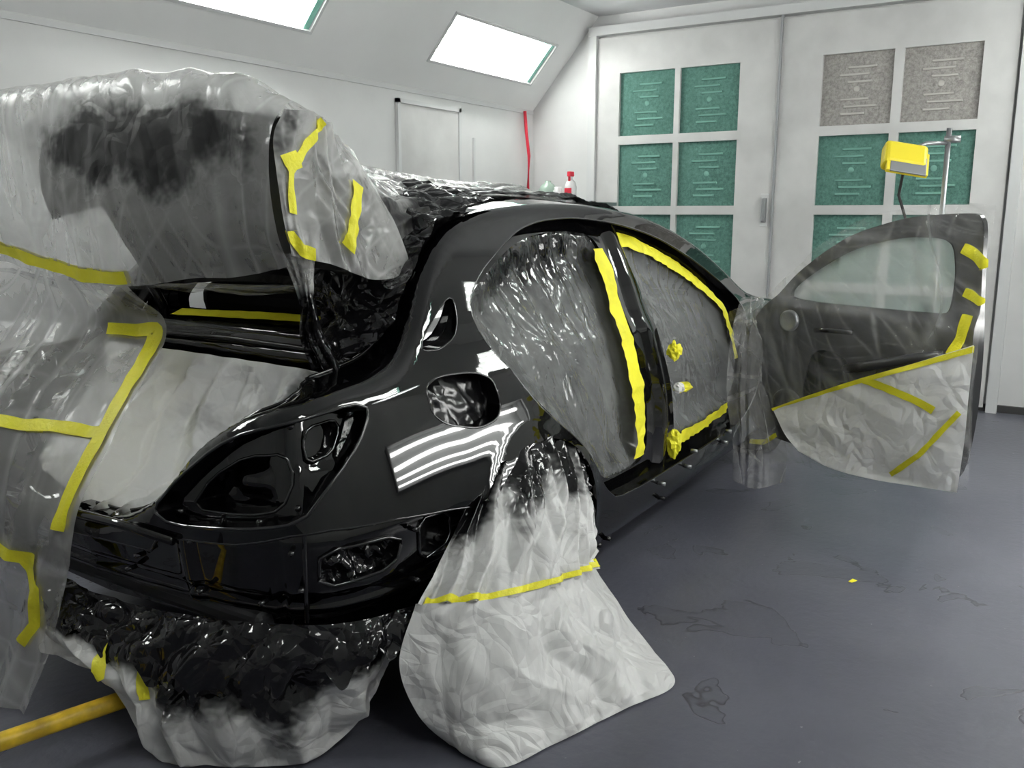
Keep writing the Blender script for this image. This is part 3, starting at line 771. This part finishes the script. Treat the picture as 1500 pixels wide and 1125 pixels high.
SS=Sheet('lid_side_cover',side,90,90,'filmlid',.020,3.6,folds=(.018,7,'u',0),seed=8,spray=lambda p,u,v:.22+.35*math.exp(-((u-.1)/.2)**2),parent=LF)
SS.tape('lid_tape_1',[(.50,.97),(.28,.75),(.12,.55),(.08,.3)],.022)
SS.tape('lid_tape_2',[(.80,.62),(.62,.40),(.50,.16)],.040)
SS.tape('lid_tape_patch',[(.10,.66),(.16,.56)],.05)
SS.tape('lid_tape_knot',[(.0,.18),(.10,.06),(.2,.04)],.04)
cur=[[(.22,1.15,1.27),(.22,.75,1.25),(.22,.45,1.22),(.26,.15,1.20)],
     [(.10,1.20,1.10),(.14,.85,1.08),(.24,.50,1.06),(.42,.17,1.04)],
     [(-.02,1.25,.90),(-.04,.85,.88),(-.02,.40,.86),(.08,-.07,.85)],
     [(-.12,1.25,.70),(-.13,.80,.68),(-.12,.35,.65),(-.085,-.08,.635)],
     [(-.14,1.25,.48),(-.15,.80,.47),(-.14,.38,.46),(-.11,-.03,.45)],
     [(-.14,1.20,.25),(-.16,.75,.24),(-.15,.42,.24),(-.11,.05,.22)],
     [(-.12,1.15,.02),(-.17,.75,.02),(-.19,.42,.015),(-.17,.14,.01)]]
CS=Sheet('left_curtain',cur,180,220,'filmlid',.026,3.0,folds=(.022,10,'u',.4),seed=11,parent=LF,spray=lambda p,u,v:.55*math.exp(-((p[2]-.48)/.07)**2)*sm(.6,1,u),stretch=(1,1.3,.6))
CS.tape('curtain_tape_1',[(.2,.30),(.45,.35),(.70,.37),(.97,.36)],.038)
CS.tape('curtain_tape_2',[(.3,.63),(.6,.65),(.90,.66)],.040)
CS.tape('curtain_tape_3',[(.86,.66),(.92,.72),(.93,.80),(.90,.85)],.038)
CS.tape('curtain_tape_4',[(.84,.175),(.97,.165),(.97,.30),(.965,.40),(.965,.56)],.05)
far=[[(.30,1.0,1.22),(.30,.6,1.20),(.28,.2,1.19),(.26,-.2,1.20),(.26,-.5,1.22)],
     [(.52,1.0,1.14),(.54,.6,1.15),(.54,.2,1.16),(.54,-.15,1.17),(.56,-.35,1.18)],
     [(.72,1.0,1.10),(.72,.6,1.12),(.72,.25,1.13),(.72,-.05,1.14),(.72,-.25,1.15)]]
Sheet('far_film',far,100,50,'filmlid',.02,4,seed=15,parent=LF)
tp=[[(.475,.62,.965),(.475,.3,.965),(.475,0,.96),(.475,-.3,.955),(.475,-.56,.94)],
    [(.40,.62,.85),(.39,.3,.83),(.38,0,.81),(.38,-.3,.79),(.40,-.58,.79)],
    [(.25,.62,.74),(.22,.3,.72),(.20,0,.70),(.20,-.3,.69),(.24,-.56,.72)],
    [(.02,.5,.64),(.0,.3,.615),(-.02,0,.60),(-.0,-.25,.61),(.05,-.42,.66)]]
Sheet('trunk_lining',tp,180,130,'paperw',.050,4.2,folds=(.05,13,'u',0),seed=14,spray=lambda p,u,v:.02+.75*sm(.84,1,v)+.85*sm(.66,1,u)+.45*math.exp(-((p[2]-.80)/.05)**2)*sm(.3,.6,u),parent=TP,pin=.14,spk=.22)
cs.tape('trunk_tape_front',[(.22,.97),(.5,.92),(.82,.86)],.055)
tw=[[(.22,-.57,1.30),(.27,-.60,1.30),(.32,-.58,1.29)],[(.28,-.56,1.18),(.30,-.59,1.17),(.33,-.56,1.18)],[(.30,-.54,1.08),(.33,-.58,1.08),(.37,-.55,1.07)],[(.34,-.54,.99),(.38,-.60,.985),(.46,-.58,.98)]]
Sheet('lid_strip',tw,30,80,'film',.016,7,folds=(.014,7,'u',0),seed=17,parent=LF,spray=lambda p,u,v:.35+.75*sm(.15,.5,v))
rg=[[(1.22,-.56,1.435),(1.22,-.2,1.50),(1.22,.15,1.52),(1.22,.5,1.48)],
    [(1.0,-.59,1.415),(.98,-.2,1.48),(.98,.15,1.50),(.98,.5,1.45)],
    [(.80,-.61,1.345),(.77,-.25,1.38),(.77,.15,1.39),(.77,.5,1.35)],
    [(.65,-.64,1.235),(.65,-.3,1.26),(.72,.1,1.27),(.72,.4,1.25)],
    [(.53,-.66,1.09),(.54,-.47,1.12),(.64,-.30,1.15),(.72,.0,1.18)],
    [(.36,-.62,1.01),(.42,-.50,1.03),(.56,-.38,1.06),(.70,-.25,1.12)]]
Sheet('rear_glass_film',rg,190,170,'blackfilm',.040,5,folds=(.014,8,'v',0),seed=21,parent=LF)
tent=[[(.50,-.20,1.72),(1.0,.15,1.62),(1.5,.32,1.585),(2.0,.35,1.55),(2.45,.32,1.52),(2.95,.15,1.42)],
      [(.50,-.40,1.66),(.95,-.15,1.58),(1.4,.0,1.55),(2.0,.08,1.53),(2.45,.05,1.515),(2.95,0,1.41)],
      [(.56,-.52,1.52),(.92,-.38,1.47),(1.35,-.25,1.50),(2.0,-.15,1.495),(2.45,-.15,1.485),(2.9,-.15,1.40)],
      [(.66,-.57,1.30),(.95,-.52,1.41),(1.35,-.42,1.47),(2.0,-.33,1.475),(2.45,-.30,1.46),(2.85,-.30,1.39)]]
Sheet('roof_film',tent,220,80,'filmlid',.020,4,folds=(.016,9,'v',0),seed=23,parent=LF,spray=lambda p,u,v:sm(.2,.5,u)*.45+.9*sm(.5,.9,v))
# shallow black film tucked under the rear body; it merges into the paper skirt
bf=[[(-.02,.25,.39),(-.035,0,.375),(-.04,-.25,.385),(-.02,-.5,.405),(.02,-.68,.42),(.12,-.81,.41),(.30,-.86,.39),(.43,-.87,.375)],
    [(-.04,.25,.35),(-.05,.0,.34),(-.06,-.25,.345),(-.045,-.5,.36),(-.0,-.70,.37),(.11,-.82,.37),(.29,-.87,.36),(.43,-.88,.355)],
    [(-.065,.25,.31),(-.08,.0,.30),(-.085,-.25,.30),(-.075,-.5,.30),(-.02,-.69,.32),(.10,-.83,.33),(.28,-.88,.335),(.42,-.885,.34)],
    [(-.085,.25,.28),(-.10,.0,.27),(-.105,-.25,.255),(-.09,-.46,.23),(-.025,-.66,.255),(.10,-.82,.29),(.27,-.875,.31),(.41,-.885,.325)]]
Sheet('rear_lower_film',bf,340,80,'blackfilm',.018,5,folds=(.022,17,'u',.2),seed=29,parent=LF,edge=lambda u:.05*float(tri(np.array(u*8.3)))+.03*float(tri(np.array(u*19.1+.3)))-.04)
rp=[[(-.04,.22,.34),(-.055,-.05,.33),(-.06,-.22,.33),(-.055,-.36,.33),(-.035,-.50,.335),(.01,-.66,.35),(.11,-.80,.355),(.28,-.865,.35),(.40,-.87,.35)],
    [(-.07,.20,.28),(-.09,-.04,.27),(-.095,-.21,.265),(-.09,-.35,.24),(-.05,-.48,.235),(.01,-.64,.25),(.11,-.79,.27),(.25,-.84,.28),(.36,-.86,.31)],
    [(-.09,.17,.23),(-.11,-.03,.22),(-.12,-.20,.22),(-.12,-.34,.13),(-.09,-.46,.11),(.0,-.65,.12),(.13,-.78,.16),(.24,-.82,.21),(.33,-.85,.28)],
    [(-.09,.15,.19),(-.10,-.02,.18),(-.11,-.19,.185),(-.10,-.36,.012),(-.05,-.50,.01),(.08,-.69,.01),(.19,-.76,.06),(.27,-.79,.15),(.32,-.82,.25)]]
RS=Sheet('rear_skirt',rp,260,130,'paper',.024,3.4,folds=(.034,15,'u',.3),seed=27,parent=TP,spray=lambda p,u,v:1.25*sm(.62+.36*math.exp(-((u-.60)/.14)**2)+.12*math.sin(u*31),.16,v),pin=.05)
RS.tape('skirt_tape_1',[(.20,.25),(.22,.55),(.25,.85)],.034)
RS.tape('skirt_tape_2',[(.34,.35),(.37,.55)],.03)
wu=[[(.58,-.87,.58),(.74,-.885,.67),(.90,-.89,.70),(1.06,-.89,.69),(1.20,-.885,.62),(1.31,-.88,.50)],
    [(.45,-.89,.50),(.62,-.95,.52),(.84,-.98,.53),(1.02,-.98,.50),(1.16,-.96,.45),(1.28,-.90,.36)],
    [(.31,-.90,.405),(.46,-1.00,.38),(.66,-1.05,.345),(.86,-1.06,.31),(1.04,-1.03,.27),(1.20,-.96,.22)]]
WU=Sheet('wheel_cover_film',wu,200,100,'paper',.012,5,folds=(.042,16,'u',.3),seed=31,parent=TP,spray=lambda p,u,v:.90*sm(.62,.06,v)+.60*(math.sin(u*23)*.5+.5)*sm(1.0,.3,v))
WU.tape('wheel_tape',[(.02,.965),(.3,.965),(.6,.965),(.98,.965)],.022)
wlw=[[(.31,-.90,.41),(.46,-1.00,.385),(.66,-1.052,.35),(.86,-1.062,.315),(1.04,-1.032,.275),(1.20,-.962,.225)],
     [(.25,-.89,.27),(.40,-1.02,.25),(.61,-1.11,.23),(.84,-1.14,.21),(1.02,-1.12,.18),(1.18,-1.04,.15)],
     [(.28,-.92,.12),(.36,-1.06,.10),(.56,-1.16,.10),(.82,-1.23,.09),(1.0,-1.22,.08),(1.15,-1.13,.07)],
     [(.35,-.97,.01),(.34,-1.13,.005),(.50,-1.20,.005),(.76,-1.29,.005),(.97,-1.36,.005),(1.12,-1.22,.01)]]
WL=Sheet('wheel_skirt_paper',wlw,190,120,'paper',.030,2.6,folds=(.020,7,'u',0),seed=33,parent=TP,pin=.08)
DB=empty('masking_film')
def dgrid(off,cols,rowsz,bul):
    G=[]
    for j,zr in enumerate(rowsz):
        G.append([DP(u,z,off+bul*math.sin(math.pi*min(1,max(0,(j)/(len(rowsz)-1))))) for u,z in zip(cols,zr)])
    return G
cols=[-.10,.12,.35,.62,.90,1.10,1.21]
topz=[.90,1.00,1.20,1.37,1.43,1.44,1.43]
botz=[.10,.12,.20,.19,.24,.27,.30]
rz=[[b+(t-b)*k for t,b in zip(topz,botz)] for k in (1,.82,.6,.4,.2,.0)]
DS=Sheet('door_film',dgrid(.06,cols,rz,.02),230,180,'filmthin',.026,3.4,folds=(.012,9,'u',0),seed=41,parent=DB)
pc=[[(.25,.46),(.48,.57),(.72,.68),(.96,.78),(1.21,.89)],[(.28,.42),(.50,.47),(.75,.54),(.98,.62),(1.21,.69)],[(.34,.34),(.54,.34),(.78,.38),(1.0,.44),(1.21,.49)],[(.42,.28),(.60,.24),(.82,.24),(1.02,.26),(1.20,.28)]]
PS=Sheet('door_paper',[[DP(u,z,.12) for u,z in r] for r in pc],130,90,'paperw',.018,3,seed=44,parent=DB,pin=.05)
PS.tape('door_tape_1',[(.0,.02),(.5,.02),(1,.03)],.024)
PS.tape('door_tape_2',[(.50,.0),(.70,.25),(.85,.42)],.03)
PS.tape('door_tape_3',[(.60,.93),(.78,.75),(.97,.45)],.025)
DS.tape('door_tape_4',[(.84,.17),(.93,.20),(1.0,.23)],.045)
DS.tape('door_tape_5',[(.86,.31),(.95,.33),(1.0,.34)],.035)
DS.tape('door_tape_6',[(.90,.38),(.87,.46),(.83,.52)],.04)
DS.tape('door_tape_7',[(.14,.84),(.2,.86),(.26,.84)],.025)
hb=[[(3.02,-.86,.98),(3.08,-.93,.99),(3.16,-1.0,.95)],[(2.96,-.84,.75),(3.00,-.95,.75),(3.10,-1.02,.72)],[(2.94,-.84,.5),(2.96,-.96,.48),(3.04,-1.06,.48)],[(2.93,-.88,.28),(2.93,-1.0,.25),(2.99,-1.14,.26)],[(2.92,-.90,.06),(2.90,-1.02,.04),(2.94,-1.16,.09)]]
Sheet('hinge_film',hb,60,120,'film',.024,5,folds=(.02,5,'u',0),seed=47,parent=DB)

# ------------------------------------------------------------ props
lamp=empty('work_lamp')
lc=Vector((4.05,-1.42,1.70))
def lampbox(name,sx,sy,sz,mat,off,bev=.02):
    o=box(name,(-sx/2,-sy/2,-sz/2),(sx/2,sy/2,sz/2),mat,lamp,bev)
    o.rotation_euler=(.2,.55,.5);o.location=lc+Vector(off);return o
lampbox('housing',.10,.23,.15,'lampyellow',(0,0,0),.025)
lampbox('lens_frame',.03,.22,.14,'lampyellow',(-.045,-.025,-.030),.004)
lampbox('lens',.012,.19,.11,'steel',(-.062,-.034,-.040),.002)
for k in range(6):
    o=box('louvre_%d'%k,(-.004,-.095,-.003),(.004,.095,.003),'gap',lamp);o.rotation_euler=(.2,.55,.5);o.location=lc+Vector((-.082+.010*k,-.045+.005*k,-.080+.017*k))
tube('stand_pole',[(4.18,-1.62,.05),(4.18,-1.62,1.86)],.014,'steel',lamp)
tube('stand_arm',[(4.18,-1.62,1.78),(4.12,-1.52,1.78),(4.08,-1.44,1.74)],.012,'steel',lamp)
tube('stand_clamp',[(4.18,-1.60,1.80),(4.18,-1.68,1.80)],.02,'steel',lamp)
for a in (0,2.1,4.2): tube('foot_%d'%int(a*10),[(4.18,-1.62,.12),(4.18+.3*math.cos(a),-1.62+.3*math.sin(a),.03)],.012,'steel',lamp)
tube('cable',[(4.07,-1.42,1.64),(4.10,-1.40,1.5),(4.12,-1.45,1.35),(4.1,-1.5,1.2),(4.15,-1.6,.8),(4.15,-1.6,.3)],.008,'rubber',lamp)
cab=empty('storage_cabinet')
box('carcass',(4.95,1.05,.06),(5.55,1.62,1.46),'cart',cab,.01)
box('top',(4.93,1.03,1.46),(5.57,1.64,1.49),'steel',cab,.004)
for k in range(4): box('drawer_%d'%(k+1),(4.94,1.08,.12+k*.33),(4.955,1.59,.42+k*.33),'cart',cab,.006)
for k in range(4): box('drawer_pull_%d'%(k+1),(4.915,1.22,.36+k*.33),(4.94,1.45,.375+k*.33),'steel',cab,.003)
for k,(x,y) in enumerate(((5.0,1.1),(5.5,1.1),(5.0,1.57),(5.5,1.57))): lathe('caster_%d'%k,[(0,-.015),(.03,-.015),(.03,.015),(0,.015)],(x,y,.03),(0,1,0),'rubber',cab,16)
sb=empty('spray_bottle')
lathe('bottle',[(0,0),(.045,0),(.048,.02),(.048,.12),(.035,.16),(.015,.18),(.015,.20)],(5.1,1.22,1.49),(0,0,1),'whitepl',sb,24)
box('label',(5.05,1.19,1.53),(5.055,1.25,1.60),'red',sb)
box('trigger_head',(5.06,1.205,1.69),(5.13,1.235,1.73),'red',sb,.006);box('trigger',(5.07,1.21,1.64),(5.08,1.23,1.69),'red',sb,.003)
jg=empty('plastic_jug')
lathe('jug',[(0,0),(.07,0),(.075,.03),(.075,.10),(.05,.14),(.025,.155),(.025,.17),(0,.17)],(5.08,1.42,1.49),(0,0,1),'clearpl',jg,24)
jr=empty('plastic_jar');lathe('jar',[(0,0),(.04,0),(.04,.09),(.03,.1),(.03,.12),(0,.12)],(5.05,1.31,1.49),(0,0,1),'whitepl',jr,20)
pl=empty('jack_handle')
tube('bar',[(-1.05,.10,.12),(-.34,-.11,.11),(.06,-.21,.10),(.5,-.33,.09)],.024,'pole',pl,14)
tube('grip',[(-1.35,.185,.125),(-1.05,.10,.12)],.028,'rubber',pl,14)
box('base',(.45,-.42,.0),(.75,-.22,.14),'pole',pl,.02)
mesh('tape_scrap',[(2.04,-1.66,.003),(2.07,-1.675,.004),(2.08,-1.655,.004),(2.045,-1.645,.003)],[(0,1,2,3)],'yellow',None,False)
w=bpy.data.worlds.new('world');SC.world=w;w.use_nodes=True
w.node_tree.nodes['Background'].inputs[0].default_value=(.8,.85,.9,1);w.node_tree.nodes['Background'].inputs[1].default_value=.15
